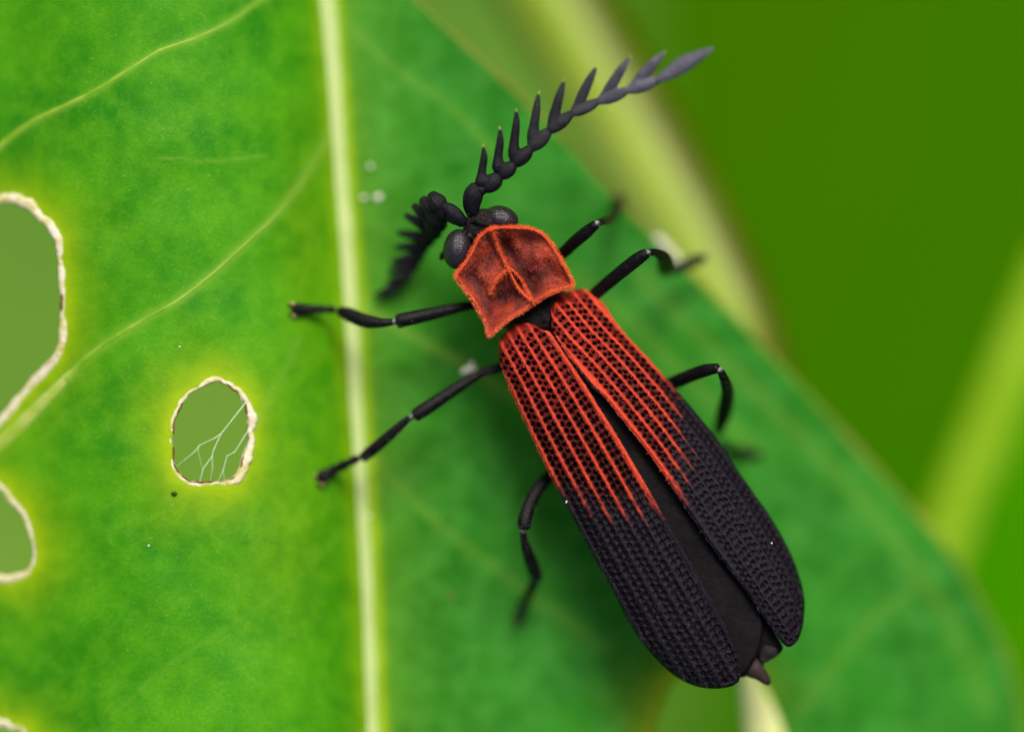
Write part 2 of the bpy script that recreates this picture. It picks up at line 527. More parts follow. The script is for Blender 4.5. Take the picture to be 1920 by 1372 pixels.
def build_blade(parent):
    gx = axis_coords(-18.6, 10.2, -10.2, 10.2, 0.055, 0.4)
    gy = axis_coords(-20.6, 13.0, -7.6, 7.6, 0.055, 0.4)
    X, Y = np.meshgrid(gx, gy, indexing='ij')
    nx, ny = len(gx), len(gy)
    idx = np.arange(nx * ny).reshape(nx, ny)
    quads = np.stack([idx[:-1, :-1], idx[1:, :-1], idx[1:, 1:], idx[:-1, 1:]], -1).reshape(-1, 4)
    V = np.column_stack([X.ravel(), Y.ravel()])
    C = V[quads].mean(1)
    keep = inside(C, OUT_W)
    for h in HOLES_W.values():
        bb = (C[:, 0] > h[:, 0].min() - .1) & (C[:, 0] < h[:, 0].max() + .1) & (C[:, 1] > h[:, 1].min() - .1) & (C[:, 1] < h[:, 1].max() + .1)
        ins = np.zeros(len(C), bool)
        ins[bb] = inside(C[bb], h)
        keep &= ~ins
    quads = quads[keep]
    used = np.unique(quads)
    remap = -np.ones(nx * ny, int)
    remap[used] = np.arange(len(used))
    V, quads = V[used], remap[quads]
    e = np.sort(np.concatenate([quads[:, [0, 1]], quads[:, [1, 2]], quads[:, [2, 3]], quads[:, [3, 0]]]), axis=1)
    ue, cnt = np.unique(e, axis=0, return_counts=True)
    bv = np.unique(ue[cnt == 1])
    best = np.full(len(bv), 1e9)
    tgt = V[bv].copy()
    for loop in [OUT_W] + list(HOLES_W.values()):
        d, n, _ = polydist(V[bv], loop, True)
        m = d < best
        best[m], tgt[m] = d[m], n[m]
    V[bv] = tgt
    z = leaf_h(V[:, 0], V[:, 1])
    # colour weights
    halo = np.zeros(len(V))
    spread = {'big': (0.50, 1.0), 'small': (0.52, 1.0), 'low': (0.46, 1.0), 'corner': (0.4, 1.0), 'tail': (0.40, 1.0)}
    for k, h in HOLES_W.items():
        s, a = spread[k]
        near = (V[:, 0] > h[:, 0].min() - 3) & (V[:, 0] < h[:, 0].max() + 3) & (V[:, 1] > h[:, 1].min() - 3) & (V[:, 1] < h[:, 1].max() + 3)
        d, _, _ = polydist(V[near], h, True)
        w = s * (0.7 + 0.6 * vnoise(V[near, 0] * 1.3 + 7, V[near, 1] * 1.3 + 3, 5))
        halo[near] = np.maximum(halo[near], a * np.exp(-np.maximum(d - 0.10, 0) / w * 1.5))
    midw = np.array([P(a, b, hz(a, b))[:2] for a, b in MID])
    dm = np.abs(V[:, 0] - np.interp(-V[:, 1], -midw[:, 1], midw[:, 0]))
    sgn = V[:, 0] - np.interp(-V[:, 1], -midw[:, 1], midw[:, 0])
    halo = np.maximum(halo, np.where(sgn > 0, 0.95 * np.exp(-(np.maximum(dm - 0.20, 0) / 0.16) ** 1.5), 0.45 * np.exp(-np.maximum(dm - 0.19, 0) / 0.12)))
    halo = np.maximum(halo, np.where(sgn > 0, 0.30 * np.exp(-dm / 0.7), 0.0))
    # yellower tissue between the two larger holes and the rib
    halo = np.maximum(halo, 0.22 * np.exp(-((V[:, 0] + 4.3) / 0.9) ** 2 - ((V[:, 1] + 2.6) / 2.2) ** 2))
    halo = np.maximum(halo, 0.20 * np.exp(-((V[:, 0] + 3.9) / 0.5) ** 2 - ((V[:, 1] - 2.2) / 2.2) ** 2))
    vein = np.zeros(len(V))
    for pts, w, a in VEIN_SOFT:
        wl = onleaf(pts)[:, :2]
        near = (V[:, 0] > wl[:, 0].min() - 1) & (V[:, 0] < wl[:, 0].max() + 1) & (V[:, 1] > wl[:, 1].min() - 1) & (V[:, 1] < wl[:, 1].max() + 1)
        d, _, _ = polydist(V[near], wl)
        vein[near] = np.maximum(vein[near], a * np.exp(-(d / w) ** 2))
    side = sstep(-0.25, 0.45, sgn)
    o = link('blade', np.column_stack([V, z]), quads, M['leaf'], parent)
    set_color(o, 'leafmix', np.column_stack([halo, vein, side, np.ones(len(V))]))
    so = o.modifiers.new('thickness', 'SOLIDIFY')
    so.thickness = 0.14
    so.offset = -1
    return o

VEIN_SOFT = [
    ([(600, -40), (490, 0), (440, 35), (370, 70), (300, 95), (250, 125), (180, 170), (110, 205), (60, 230), (0, 275), (-120, 380)], 0.07, 0.55),
    ([(628, 240), (590, 300), (555, 355), (510, 410), (440, 475), (390, 520), (330, 565), (260, 605), (190, 650), (150, 682), (116, 722), (62, 776), (0, 832)], 0.10, 0.55),
    ([(640, 40), (720, 110), (800, 170), (860, 215), (930, 290)], 0.07, 0.25),
    ([(660, 560), (720, 600), (800, 645), (880, 690), (960, 745), (1030, 800)], 0.10, 0.45),
    ([(1080, 520), (1180, 600), (1300, 720), (1420, 850)], 0.14, 0.22),
    ([(1200, 520), (1330, 650), (1450, 770), (1580, 900), (1690, 1030), (1790, 1180), (1850, 1330)], 0.16, 0.20),
    ([(672, 830), (800, 960), (960, 1090), (1140, 1220)], 0.10, 0.22),
    ([(300, 295), (360, 300), (430, 300), (500, 290)], 0.03, 0.35),
    ([(1500, 1330), (1620, 1180), (1740, 1080)], 0.12, 0.2),
    ([(560, 640), (520, 720), (480, 800)], 0.10, 0.2),
    ([(676, 960), (560, 1080), (420, 1180), (300, 1260), (180, 1372)], 0.06, 0.10),
]

leaf = thing('leaf', 'large green leaf with eaten holes and pale midrib under the beetle', 'leaf')
build_blade(leaf)
# midrib: a pale rounded rib, half sunk in the blade
mw = np.array([P(a, b, hz(a, b)) for a, b in catmull(MID, 4)])
mr = np.interp(686 - mw[:, 1] * 100, [-700, 0, 300, 700, 1000, 1372, 2650], [0.27, 0.215, 0.20, 0.19, 0.17, 0.155, 0.05])
mr = mr * (1 + 0.10 * (vnoise(mw[:, 1] * 2.3 + 40, mw[:, 1] * 0 + 3, 8) - 0.5))
mb = MB().tube_world(mw - np.array([0, 0, 0.02]), mr * 1.12, 24, 0.42)
rib_o = mb.build('midrib', M['rib'], leaf)
rv = np.array(mb.v)
ang = np.abs(np.cos((np.arange(len(rv)) % 24) / 24.0 * 2 * np.pi))
rw_ = sstep(0.50, 0.98, ang + 0.14 * (vnoise(rv[:, 0] * 3 + 40, rv[:, 1] * 3 + 40, 71) - 0.5))[:, None]
set_color(rib_o, 'pigment', np.array(lin(208, 226, 150, 0.60)) * (1 - rw_) + np.array(lin(150, 200, 20, K)) * rw_)
for pts, rr in (([(490, 0), (440, 35), (370, 70), (300, 95), (250, 125), (180, 170), (110, 205), (60, 230), (0, 275), (-120, 380)], [1.5, 3, 3.2, 4, 3.6, 4.2, 5, 6, 8, 8]),
                ([(575, 330), (555, 357), (510, 410), (440, 475), (390, 520), (330, 565), (260, 605), (190, 650), (150, 684), (124, 712)], [1.0, 2.0, 3, 4.5, 4, 4, 4.5, 6, 8, 9])):
    w = onleaf(pts, -0.004, 6)
    rad = np.interp(np.arange(len(w)) / 6.0, np.arange(len(rr)), rr) * 0.01
    rad *= 0.45 + 0.45 * vnoise(w[:, 0] * 5 + 20, w[:, 1] * 5 + 20, 9)
    MB().tube_world(w, rad * 1.15, 8, 0.3).build('vein', M['vein'], leaf)
w = onleaf([(160, 676), (132, 704), (100, 738), (58, 780), (0, 834), (-70, 880)], -0.01, 6)
MB().tube_world(w, np.interp(np.arange(len(w)) / 6.0, [0, 1, 2, 3, 4, 5], [0.03, 0.09, 0.13, 0.15, 0.15, 0.12]), 10, 0.22).build('vein', M['vein_pale'], leaf)
# callus rims of the holes
def rim(key, base, extra=None, mat='rim', flat=0.42):
    hw = HOLES_W[key]
    w = np.column_stack([hw, leaf_h(hw[:, 0], hw[:, 1]) - 0.015])
    r = base * (0.42 + 0.80 * vnoise(w[:, 0] * 3 + 50, w[:, 1] * 3 + 50, 12) + 0.30 * vnoise(w[:, 0] * 10 + 50, w[:, 1] * 10 + 50, 13))
    if extra is not None:
        r = r * extra(w)
    cen = hw.mean(0)
    out = hw - cen
    out /= np.linalg.norm(out, axis=1, keepdims=True)
    w[:, :2] += out * r[:, None] * 0.55
    MB().tube_world(w, r, 10, flat, closed=True).build('hole_rim', M[mat], leaf)
rim('big', 0.10)
rim('small', 0.047, lambda w: 1 + 0.75 * sstep(0.2, 0.9, (w[:, 0] + 5.65) / 0.75) * sstep(1.0, -0.6, (w[:, 1] + 1.1) / 1.0 - 0.2))
rim('low', 0.085)
rim('corner', 0.07)
rim('tail', 0.07, None, 'rim_tan')
MB().tube([(a, b, hz(a, b) + 0.02) for a, b in ((1396, 1246), (1404, 1266), (1411, 1290), (1421, 1330), (1433, 1380), (1446, 1450), (1440, 1520))], [10, 16, 22, 31, 38, 36, 14], 14, 0.35, 6).build('callus_patch', M['rim_pale'], leaf)
hw = HOLES_W['small']
hw = hw.mean(0) + (hw - hw.mean(0)) * 0.985
wz = np.column_stack([hw, leaf_h(hw[:, 0], hw[:, 1]) + 0.01])
rb = 0.016 * sstep(0.30, 0.6, vnoise(wz[:, 0] * 5 + 3, wz[:, 1] * 5 + 3, 21)) + 0.003
rb *= np.where((wz[:, 0] > -5.05) & (wz[:, 1] < -0.9), 0.4, 1.0)
MB().tube_world(wz, rb, 6, 1.0, closed=True).build('brown_edge', M['burnt'], leaf)
hw = HOLES_W['big']
wz = np.column_stack([hw, leaf_h(hw[:, 0], hw[:, 1]) + 0.005])
rb = 0.028 * sstep(0.45, 0.75, vnoise(wz[:, 0] * 2.5 + 3, wz[:, 1] * 2.5 + 8, 23)) + 0.003
MB().tube_world(wz, rb, 6, 0.7, closed=True).build('brown_edge', M['burnt'], leaf)
ew = onleaf(OUT_R[1:-2], -0.05, 6)
MB().tube_world(ew, np.full(len(ew), 0.06) * (0.8 + 0.5 * vnoise(ew[:, 0] * 2 + 9, ew[:, 1] * 2 + 9, 2)), 8, 0.8).build('leaf_margin', M['margin'], leaf)

# ------------------------------------------------------------------ plants behind
def far_leaf(name, label, pts, z0, c1, c2, tilt=(0.0, 0.0), bend=0.0, rib=None, nscale=0.05, seed=0, rib_mat=None, group=None, gloss=0.0, rib_r=0.5):
    root = thing(name, label, 'leaf', group)
    loop = catmull([P(a, b, z0)[:2] for a, b in pts], 10, True)
    c = loop.mean(0)
    nr = 26
    V, F = [], []
    rad = np.sqrt(np.linspace(0, 1, nr + 1))[1:]
    V.append(c)
    for q in rad:
        V.extend(c + (loop - c) * q)
    V = np.array(V)
    m = len(loop)
    for j in range(m):
        F.append((0, 1 + j, 1 + (j + 1) % m))
    for i in range(nr - 1):
        for j in range(m):
            a0, a1 = 1 + i * m + j, 1 + i * m + (j + 1) % m
            F.append((a0, a0 + m, a1 + m, a1))
    d = V - c
    z = z0 + tilt[0] * d[:, 0] + tilt[1] * d[:, 1] - bend * (d ** 2).sum(1) + 0.4 * (vnoise(V[:, 0] * 0.12 + 50, V[:, 1] * 0.12 + 50, seed) - 0.5)
    mt = simple(name + '_blade', c1, 0.5, gloss, nscale, c2, (0.8, 0.2, 0.2), trans=0.12)
    o = link('blade', np.column_stack([V, z]), F, mt, root)
    so = o.modifiers.new('thickness', 'SOLIDIFY')
    so.thickness = 0.3
    so.offset = -1
    if rib is not None:
        rw = catmull([P(a, b, z0)[:2] for a, b in rib], 8)
        rz = z0 + tilt[0] * (rw[:, 0] - c[0]) + tilt[1] * (rw[:, 1] - c[1]) - bend * ((rw - c) ** 2).sum(1)
        MB().tube_world(np.column_stack([rw, rz + 0.05]), np.full(len(rw), rib_r), 10, 0.6).build('midrib', rib_mat or M['midrib'], root)
    return root

far_leaf('backdrop_leaf', 'broad dark green leaf far behind the curved stem, out of focus', [(700, -2200), (2600, -2000), (3700, -400), (3600, 1600), (2600, 3200), (1000, 3300), (500, 2000), (620, 600), (520, -900)],
         -46, lin(54, 122, 0, 0.70), lin(66, 116, 0, 0.70), (0.02, 0.05), 0.0006, nscale=0.04, seed=31)
far_leaf('backdrop_leaf', 'paler sage green leaf far below, seen only through the eaten holes', [(900, -1500), (1150, 400), (1250, 1400), (900, 2900), (-900, 3200), (-2300, 2200), (-2500, 0), (-1600, -1500), (-200, -2100)],
         -40, lin(92, 142, 48, 0.62), lin(132, 176, 66, 0.62), (0.03, 0.03), 0.0006, nscale=0.08, seed=33)
far_leaf('neighbour_leaf', 'bright green leaf with a thick pale edge below the green blade', [(1960, 540), (1880, 740), (1815, 900), (1760, 1030), (1690, 1250), (1660, 1500), (1760, 1900), (2300, 2000), (2800, 1500), (2700, 700), (2300, 330)],
         -7.5, lin(66, 150, 0, 0.6), lin(84, 164, 0, 0.6), (-0.10, 0.0), 0.002, nscale=0.2, seed=35,
         rib=[(1985, 490), (1900, 690), (1835, 850), (1780, 985), (1700, 1230), (1675, 1480)],
         rib_mat=simple('pale_edge', lin(138, 186, 14, 0.6), 0.5, 0.1, 0.5, lin(156, 200, 40, 0.6)), rib_r=0.48)

def stem():
    pts = [(700, -700, -7.0), (880, -330, -6.6), (975, -120, -6.2), (1040, 0, -5.9), (1098, 100, -5.6), (1160, 205, -5.3), (1222, 305, -5.0), (1280, 405, -4.6), (1334, 505, -4.2), (1385, 605, -3.8), (1430, 740, -3.6), (1475, 900, -3.8), (1530, 1150, -4.4), (1600, 1500, -5.2), (1700, 2000, -6)]
    b = MB().tube(pts, [104, 102, 100, 98, 96, 95, 93, 89, 84, 76, 66, 60, 58, 56, 50], 28, 0.9, 6)
    m = NT('stem_skin')
    at = m.n('Attribute', attribute_name='pigment')
    c = m.mix(m.ramp(m.noise(0.8, 3), 0.3, 0.7, 0.0, 0.25), at.outputs['Color'], lin(120, 150, 20, K))
    m.color(c)
    m.set(Roughness=0.4, Specular_IOR_Level=0.25)
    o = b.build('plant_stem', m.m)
    n = len(b.v)
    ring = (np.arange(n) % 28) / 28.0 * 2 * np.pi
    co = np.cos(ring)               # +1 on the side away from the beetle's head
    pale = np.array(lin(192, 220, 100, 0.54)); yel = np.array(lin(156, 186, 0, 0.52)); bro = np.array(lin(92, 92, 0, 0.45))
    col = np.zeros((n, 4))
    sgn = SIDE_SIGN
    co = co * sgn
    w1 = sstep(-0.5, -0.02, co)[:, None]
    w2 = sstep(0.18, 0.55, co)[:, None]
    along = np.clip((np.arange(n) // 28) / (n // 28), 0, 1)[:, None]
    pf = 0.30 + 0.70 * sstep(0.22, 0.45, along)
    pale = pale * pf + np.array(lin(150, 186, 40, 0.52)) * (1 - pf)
    col = pale * (1 - w1) + yel * w1  # pale band: the highlight along one flank, painted into the skin colour
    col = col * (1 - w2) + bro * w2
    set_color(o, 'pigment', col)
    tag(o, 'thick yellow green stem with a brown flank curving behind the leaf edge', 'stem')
    return o
SIDE_SIGN = -1.0
stem()

# ------------------------------------------------------------------ silk across the small hole
def silk():
    Z = lambda X, Y: (300 + 0.1895 * X, 680 + 0.1895 * Y)
    lines = [([(850, 390), (605, 700), (530, 860), (515, 925), (425, 1050), (388, 1200)], 1.1),
             ([(605, 700), (540, 745), (390, 815), (340, 880), (150, 1035)], 0.8),
             ([(515, 925), (520, 1040), (492, 1195)], 0.7),
             ([(890, 640), (740, 880), (665, 920), (625, 1060), (565, 1195)], 0.9),
             ([(390, 815), (375, 870), (420, 1045)], 0.5),
             ([(795, 340), (830, 430)], 0.5), ([(625, 1060), (642, 1190)], 0.5)]
    root = thing('silk_web', 'fine white silk strands stretched across the small oval leaf hole', 'silk')
    for n, (pts, r) in enumerate(lines):
        b = MB()
        q = []
        for k, (X, Y) in enumerate(pts):
            px, py = Z(X, Y)
            q.append((px, py, 1.90))
        b.tube(q, [r * 0.62] * len(q), 5, 1.0, 0)
        for X, Y in pts[1:-1]:
            px, py = Z(X, Y)
            b.ball(px, py, 1.90, 1.2, 1.0, 1.0, 0, 6, 4)
        b.build('strand', M['silk'], root)
silk()

# ------------------------------------------------------------------ specks of debris on the leaf
def speck(px, py, rx, ry, label, mat='crumb', rot=0.0, seed=1, z=None, cat='speck', blobs=None, name='debris_speck'):
    b = MB()
    z0 = hz(px, py) if z is None else z
    for k, (dx, dy, a, c) in enumerate(blobs or [(0, 0, rx, ry)]):
        b.ball(px + dx, py + dy, z0 + 0.004 * min(a, c), a, c, min(a, c) * 0.7, rot, 9, 7, 0.22, seed + k)
    return tag(b.build(name, M[mat]), label, cat)
speck(709, 370, 8, 6, 'larger cream crumb on the leaf beside the curled comb antenna', seed=3, rot=20)
speck(682, 371, 5.5, 5, 'tiny round white speck between midrib and cream crumb', seed=5)
speck(694, 312, 4.5, 4, 'tiny faint white speck on the leaf above the cream crumb', seed=6)
speck(880, 690, 8, 5, 'ragged white flake on the leaf touching a middle leg', seed=8, blobs=[(-8, 5, 8, 6), (1, 1, 7, 6), (5, -8, 4, 5), (9, 4, 5, 4)], rot=25, z=0.72)
speck(847, 1118, 6, 4.5, 'small brown speck alone on the green blade near hind foot', 'crumb_brown', seed=10)
speck(692, 967, 4, 4, 'tiny white speck touching the lower midrib', seed=12)
speck(337, 650, 1.6, 1.5, 'tiny pale dot on the blade above the small hole', seed=14)
speck(279, 1023, 2.6, 2, 'pale dot on the blade below the small hole', seed=15)
speck(327, 925, 6, 4, 'dark green dot on the blade just under the small hole', 'green_dot', seed=17)
speck(1252, 466, 10, 8, 'white torn patch on the leaf margin under a middle foot', seed=19, name='torn_patch', cat='patch',
      blobs=[(-18, -18, 8, 7), (-8, -8, 9, 8), (3, 4, 9, 8), (13, 16, 8, 7), (20, 25, 6, 5)], z=hz(1240, 480))

# ------------------------------------------------------------------ the beetle
beetle = thing('beetle', 'red and black beetle with comb antennae standing on the chewed leaf', 'beetle', loc=(0, 0, 0))
AX = np.array([0.545, 0.838])          # along the body, head to tail (photo axes)
LT = np.array([0.838, -0.545])         # across the body
OR = np.array([1030.0, 600.0])
def to_av(p):
    d = np.asarray(p, float) - OR
    return np.column_stack([d @ AX, d @ LT]) * 0.01
def from_av(a, v):
    return OR[0] + 100 * (a * AX[0] + v * LT[0]), OR[1] + 100 * (a * AX[1] + v * LT[1])
def world_grid(px, py, z):
    k = (DIST - (z - ZF)) / DIST
    return np.column_stack([((px - 960) * 0.01 * k).ravel(), ((686 - py) * 0.01 * k).ravel(), np.asarray(z).ravel()])

# one continuous body: head, thorax and abdomen (mostly under the wing cases)
def body():
    st = [(884, 398, 1.95, 8, 8), (889, 404, 1.96, 24, 20), (897, 415, 1.97, 34, 28), (906, 430, 1.93, 38, 32), (918, 446, 1.78, 36, 32), (932, 466, 1.58, 40, 30), (950, 496, 1.45, 66, 34), (975, 535, 1.42, 78, 34),
          (1000, 575, 1.45, 66, 38), (1022, 612, 1.50, 70, 42), (1050, 665, 1.45, 92, 50), (1100, 745, 1.38, 112, 54), (1170, 860, 1.35, 122, 55), (1245, 980, 1.36, 124, 52), (1315, 1090, 1.4, 108, 46), (1370, 1180, 1.46, 76, 38), (1404, 1236, 1.55, 44, 26), (1420, 1256, 1.6, 14, 10)]
    a = catmull(np.array(st, float), 5)
    v, f = [], []
    n = 28
    for px, py, z, rv, rz in a:
        for j in range(n):
            q = 2 * math.pi * j / n
            qx, qy = px + rv * math.cos(q) * LT[0], py + rv * math.cos(q) * LT[1]
            zz = z + 0.01 * rz * math.sin(q)
            v.append(P(qx, qy, zz))
    for i in range(len(a) - 1):
        for j in range(n):
            a0, a1 = i * n + j, i * n + (j + 1) % n
            f.append((a0, a1, a1 + n, a0 + n))
    f.append(tuple(range(n))[::-1])
    f.append(tuple(range((len(a) - 1) * n, len(a) * n)))
    return link('body', v, f, M['head'], beetle)

# head relief: ridge between the antennae
MB().tube([(884, 416, 2.24), (893, 412, 2.29), (902, 416, 2.31), (914, 420, 2.28)], [5, 7, 7, 5], 8, 0.7).build('brow_ridge', M['head'], beetle)
MB().tube([(838, 470, 1.75), (831, 478, 1.72), (827, 486, 1.66)], [5, 6, 4], 8).build('palp', M['chitin'], beetle)
MB().ball(858, 467, 1.98, 27, 38, 34, -8, 40, 28).build('eye', M['eye'], beetle)
MB().ball(940, 411, 1.93, 33, 25, 33, -18, 40, 28).build('eye', M['eye'], beetle)

# setae: fine hairs lying back on a surface
def setae(pts, nrm_dir, colors, length, width, parent, name='setae', lift=0.35, spread=0.5):
    n = len(pts)
    d = nrm_dir + RNG.normal(0, spread, (n, 3)) * np.array([1, 1, 0.4])
    d[:, 2] = np.abs(d[:, 2]) + lift
    d /= np.linalg.norm(d, axis=1, keepdims=True)
    L = length * RNG.uniform(0.6, 1.3, n)[:, None]
    s = np.cross(d, [0, 0, 1.0])
    s /= np.maximum(np.linalg.norm(s, axis=1, keepdims=True), 1e-6)
    s *= width
    base = pts - np.array([0, 0, 0.01])
    V = np.stack([base - s, base + s, base + d * L], 1).reshape(-1, 3)
    F = np.arange(n * 3).reshape(-1, 3)
    o = link(name, V, F, M['setae'], parent, smooth=False)
    set_color(o, 'pigment', np.repeat(colors, 3, 0))
    o['kind'] = 'stuff'
    return o

def hair_on(o, n, direction, length, color, width=0.0035, lift=0.25, spread=0.35):
    v = np.array([q.co[:] for q in o.data.vertices])
    pk = v[RNG.integers(0, len(v), n)] + RNG.normal(0, 0.01, (n, 3))
    d = np.array(direction, float)
    d /= np.linalg.norm(d)
    c = np.ones((n, 4)); c[:, :3] = np.array(color) * RNG.uniform(0.4, 1.6, (n, 1))
    # sub-part hairs ride on the part's parent when the part is itself nested
    return setae(pk, np.repeat(d[None], n, 0), c, length, width, o.parent if o.parent is not beetle else o, 'setae', lift, spread)

RED = np.array(lin(238, 80, 50, 0.66)); RED2 = np.array(lin(172, 40, 34, 0.5)); ORANGE = np.array(lin(236, 92, 42, 0.86))
BLACK = np.array((0.0030, 0.0036, 0.0068, 1.0)); PIT = np.array((0.003, 0.0025, 0.003, 1.0)); MAROON = np.array(lin(112, 30, 22, 0.5))

body_o = body()
hp = np.array([P(*q) for q in np.column_stack([RNG.normal(902, 13, 500), RNG.normal(424, 13, 500), RNG.uniform(2.14, 2.25, 500)])])
hcol = np.ones((500, 4)); hcol[:, :3] = np.array([0.06, 0.05, 0.045]) * RNG.uniform(0.3, 1.5, (500, 1))
setae(hp, np.repeat(np.array([[0.55, -0.84, 0.0]]), 500, 0), hcol, 0.05, 0.0035, body_o, 'setae', 0.2, 0.5)
# ---- wing cases
def elytron(poly, inner_left, shoulder, end, zfun, label_seed, fade):
    """poly: closed outline in photo px; built as a ridged, pitted shell"""
    pl = to_av(catmull(poly, 8, True))
    amin, amax = pl[:, 0].min(), pl[:, 0].max()
    na, nt = 460, 120
    s = np.linspace(0, 1, na)
    # denser stations at the rounded ends
    ss = s - 0.5 * np.sin(2 * np.pi * s) / (2 * np.pi) * 0.8
    A = amin + (amax - amin) * np.clip(ss, 0.0008, 0.9992)
    lo, hi = np.full(na, 1e9), np.full(na, -1e9)
    q = np.roll(pl, -1, 0)
    for (a0, v0), (a1, v1) in zip(pl, q):
        m = ((A >= min(a0, a1)) & (A <= max(a0, a1)))
        if a1 == a0 or not m.any():
            continue
        v = v0 + (A[m] - a0) / (a1 - a0) * (v1 - v0)
        lo[m] = np.minimum(lo[m], v); hi[m] = np.maximum(hi[m], v)
    t = np.linspace(0, 1, nt)
    t = t - 0.5 * np.sin(2 * np.pi * t) / (2 * np.pi) * 0.5
    Ag = np.repeat(A[:, None], nt, 1)
    Vg = lo[:, None] + (hi - lo)[:, None] * t[None, :]
    # guide lines for the ribs: the edges without their rounded ends
    m = (A > shoulder) & (A < end)
    cl, ch = np.polyfit(A[m], lo[m], 3), np.polyfit(A[m], hi[m], 3)
    Ac = np.clip(A, shoulder, end)
    def ext(c, A):
        base = np.polyval(c, Ac)
        slope = np.polyval(np.polyder(c), Ac)
        return base + slope * (A - Ac) * 0.6
    glo, ghi = ext(cl, A), ext(ch, A)
    wid = np.maximum(ghi - glo, 0.3)[:, None]
    T = (Vg - glo[:, None]) / wid
    if inner_left is False:
        T = 1 - T                      # T: 0 at the suture, 1 at the outer edge
    mar = 0.075 if inner_left else 0.055
    N = 5
    f = (T - mar) / (1 - mar - 0.035) * N
    k = np.floor(f)
    fr = f - k
    dr = np.minimum(fr, 1 - fr) * (1 - mar - 0.035) / N * wid         # mm to the nearest rib
    wobw = 0.031 + 0.016 * vnoise(Ag * 3 + 9, T * 8 + 5, label_seed)
    rib = np.exp(-(dr / wobw) ** 2) * (0.82 + 0.36 * (vnoise(Ag * 7 + 11, T * 9, 81) - 0.25))
    rib = np.clip(rib, 0, 1)
    rib = np.where(T < mar, 1.0, rib)
    rib = np.where(T > 0.965, 1.0, rib)
    # pits, two rows between each pair of ribs
    pit = np.zeros_like(Ag)
    wall = np.zeros_like(Ag)
    cw = (1 - mar - 0.035) / N * wid
    pitch = 0.145
    for rpos in (0.30, 0.70):
        row = k * 2 + (rpos > 0.5)
        off = (np.abs(np.sin(row * 12.9898 + label_seed)) * 43.7) % 1.0 * pitch
        ci0 = np.round((Ag - off) / pitch)
        for dc in (-1, 0, 1):
            ci = ci0 + dc
            h1 = np.abs(np.sin(ci * 127.1 + row * 311.7 + label_seed) * 43758.5453) % 1.0
            h2 = np.abs(np.sin(ci * 269.5 + row * 183.3 + label_seed) * 43758.5453) % 1.0
            h3 = np.abs(np.sin(ci * 419.2 + row * 71.9 + label_seed) * 43758.5453) % 1.0
            ca = off + ci * pitch + (h1 - 0.5) * 0.03
            cf = rpos + (h2 - 0.5) * 0.07
            rad = (0.051 + 0.014 * h3) * np.clip(cw / 0.30, 0.55, 1.1)
            dd = np.hypot((Ag - ca) * 0.92, (fr - cf) * cw)
            pit = np.maximum(pit, 1 - sstep(rad * 0.60, rad * 1.16, dd))
    ok = (T > mar + 0.005) & (T < 0.965)
    fadeend = sstep(0.10, 0.28, Ag - amin - 0.25 * np.abs(T - 0.5))
    pit = np.where(ok, pit, 0) * fadeend
    pit *= sstep(0.02, 0.10, amax - Ag)
    # height
    w = np.abs(Vg - (glo if inner_left else ghi)[:, None])
    base = zfun(Ag, w)
    bw, br = Vg - lo[:, None], hi[:, None] - Vg
    e_in, e_out = (bw, br) if inner_left else (br, bw)
    px, py = from_av(Ag, Vg)
    ed, _, _ = polydist(np.column_stack([Ag.ravel(), Vg.ravel()]), pl[::4], True)
    ed = ed.reshape(Ag.shape)
    outer_w = sstep(0.15, 0.75, T)
    z = base - 0.20 * np.exp(-(ed / 0.10)) * (0.35 + 0.65 * outer_w) - 0.30 * np.exp(-((Ag - amin) / 0.22)) + 0.035 * np.exp(-((ed - 0.05) / 0.025) ** 2)
    blackness = sstep(-0.35, 0.30, Ag - fade(T) + 0.35 * (vnoise(Ag * 5 + 3, T * 14 + 3, 77) - 0.5))
    z = z + rib * 0.058 * (1 - 0.80 * blackness) - pit * (0.075 - 0.038 * blackness)
    z += 0.010 * (vnoise(Ag * 22 + 3, T * 60 + 3, 44) - 0.5)
    # pigment
    ribfade = sstep(-0.50, 0.45, Ag - fade(T) - 0.42 * np.cos((T - 0.28) * 2.2) * rib + 0.55 * (vnoise(Ag * 14 + 3, T * 40, 78) - 0.5))
    inter = np.clip(0.88 - 0.85 * sstep(-3.0, -0.7, Ag - fade(T)) + 0.3 * (vnoise(Ag * 4, T * 12, 93) - 0.5), 0, 1)[..., None]
    gr = (vnoise(Ag * 34 + 3, T * 70 + 3, 45) - 0.5)[..., None]
    col = (RED2 * 0.9) * inter + MAROON * 0.45 * (1 - inter)
    col = col * (1 - rib[..., None]) + RED * rib[..., None]
    col = col * (1 + 0.5 * gr)
    sut = sstep(0.012, 0.0, T)[..., None]
    col = col * (1 - sut) + BLACK * sut
    dark = ribfade[..., None]
    col = col * (1 - dark) + BLACK * (1 + 0.5 * rib[..., None]) * dark
    pc = PIT * (1 - dark) + BLACK * 0.8 * dark
    col = col * (1 - pit[..., None]) + pc * pit[..., None]
    col[..., 3] = 1 - pit * (1 - 0.75 * blackness)
    W = world_grid(px, py, z)
    idx = np.arange(na * nt).reshape(na, nt)
    quads = np.stack([idx[:-1, :-1], idx[1:, :-1], idx[1:, 1:], idx[:-1, 1:]], -1).reshape(-1, 4)
    # skirt: folded-under rim that gives the shell its thickness
    loop = np.concatenate([idx[:, 0], idx[-1, 1:], idx[::-1, -1][1:], idx[0, ::-1][1:-1]])
    cen = W.mean(0)
    low = W[loop].copy()
    inward = (cen - low); inward[:, 2] = 0
    inward /= np.linalg.norm(inward, axis=1, keepdims=True)
    low += inward * 0.06
    low[:, 2] -= 0.16
    nb = len(W)
    W2 = np.concatenate([W, low])
    nl = len(loop)
    sk = np.stack([loop, np.roll(loop, -1), nb + (np.arange(nl) + 1) % nl, nb + np.arange(nl)], -1)
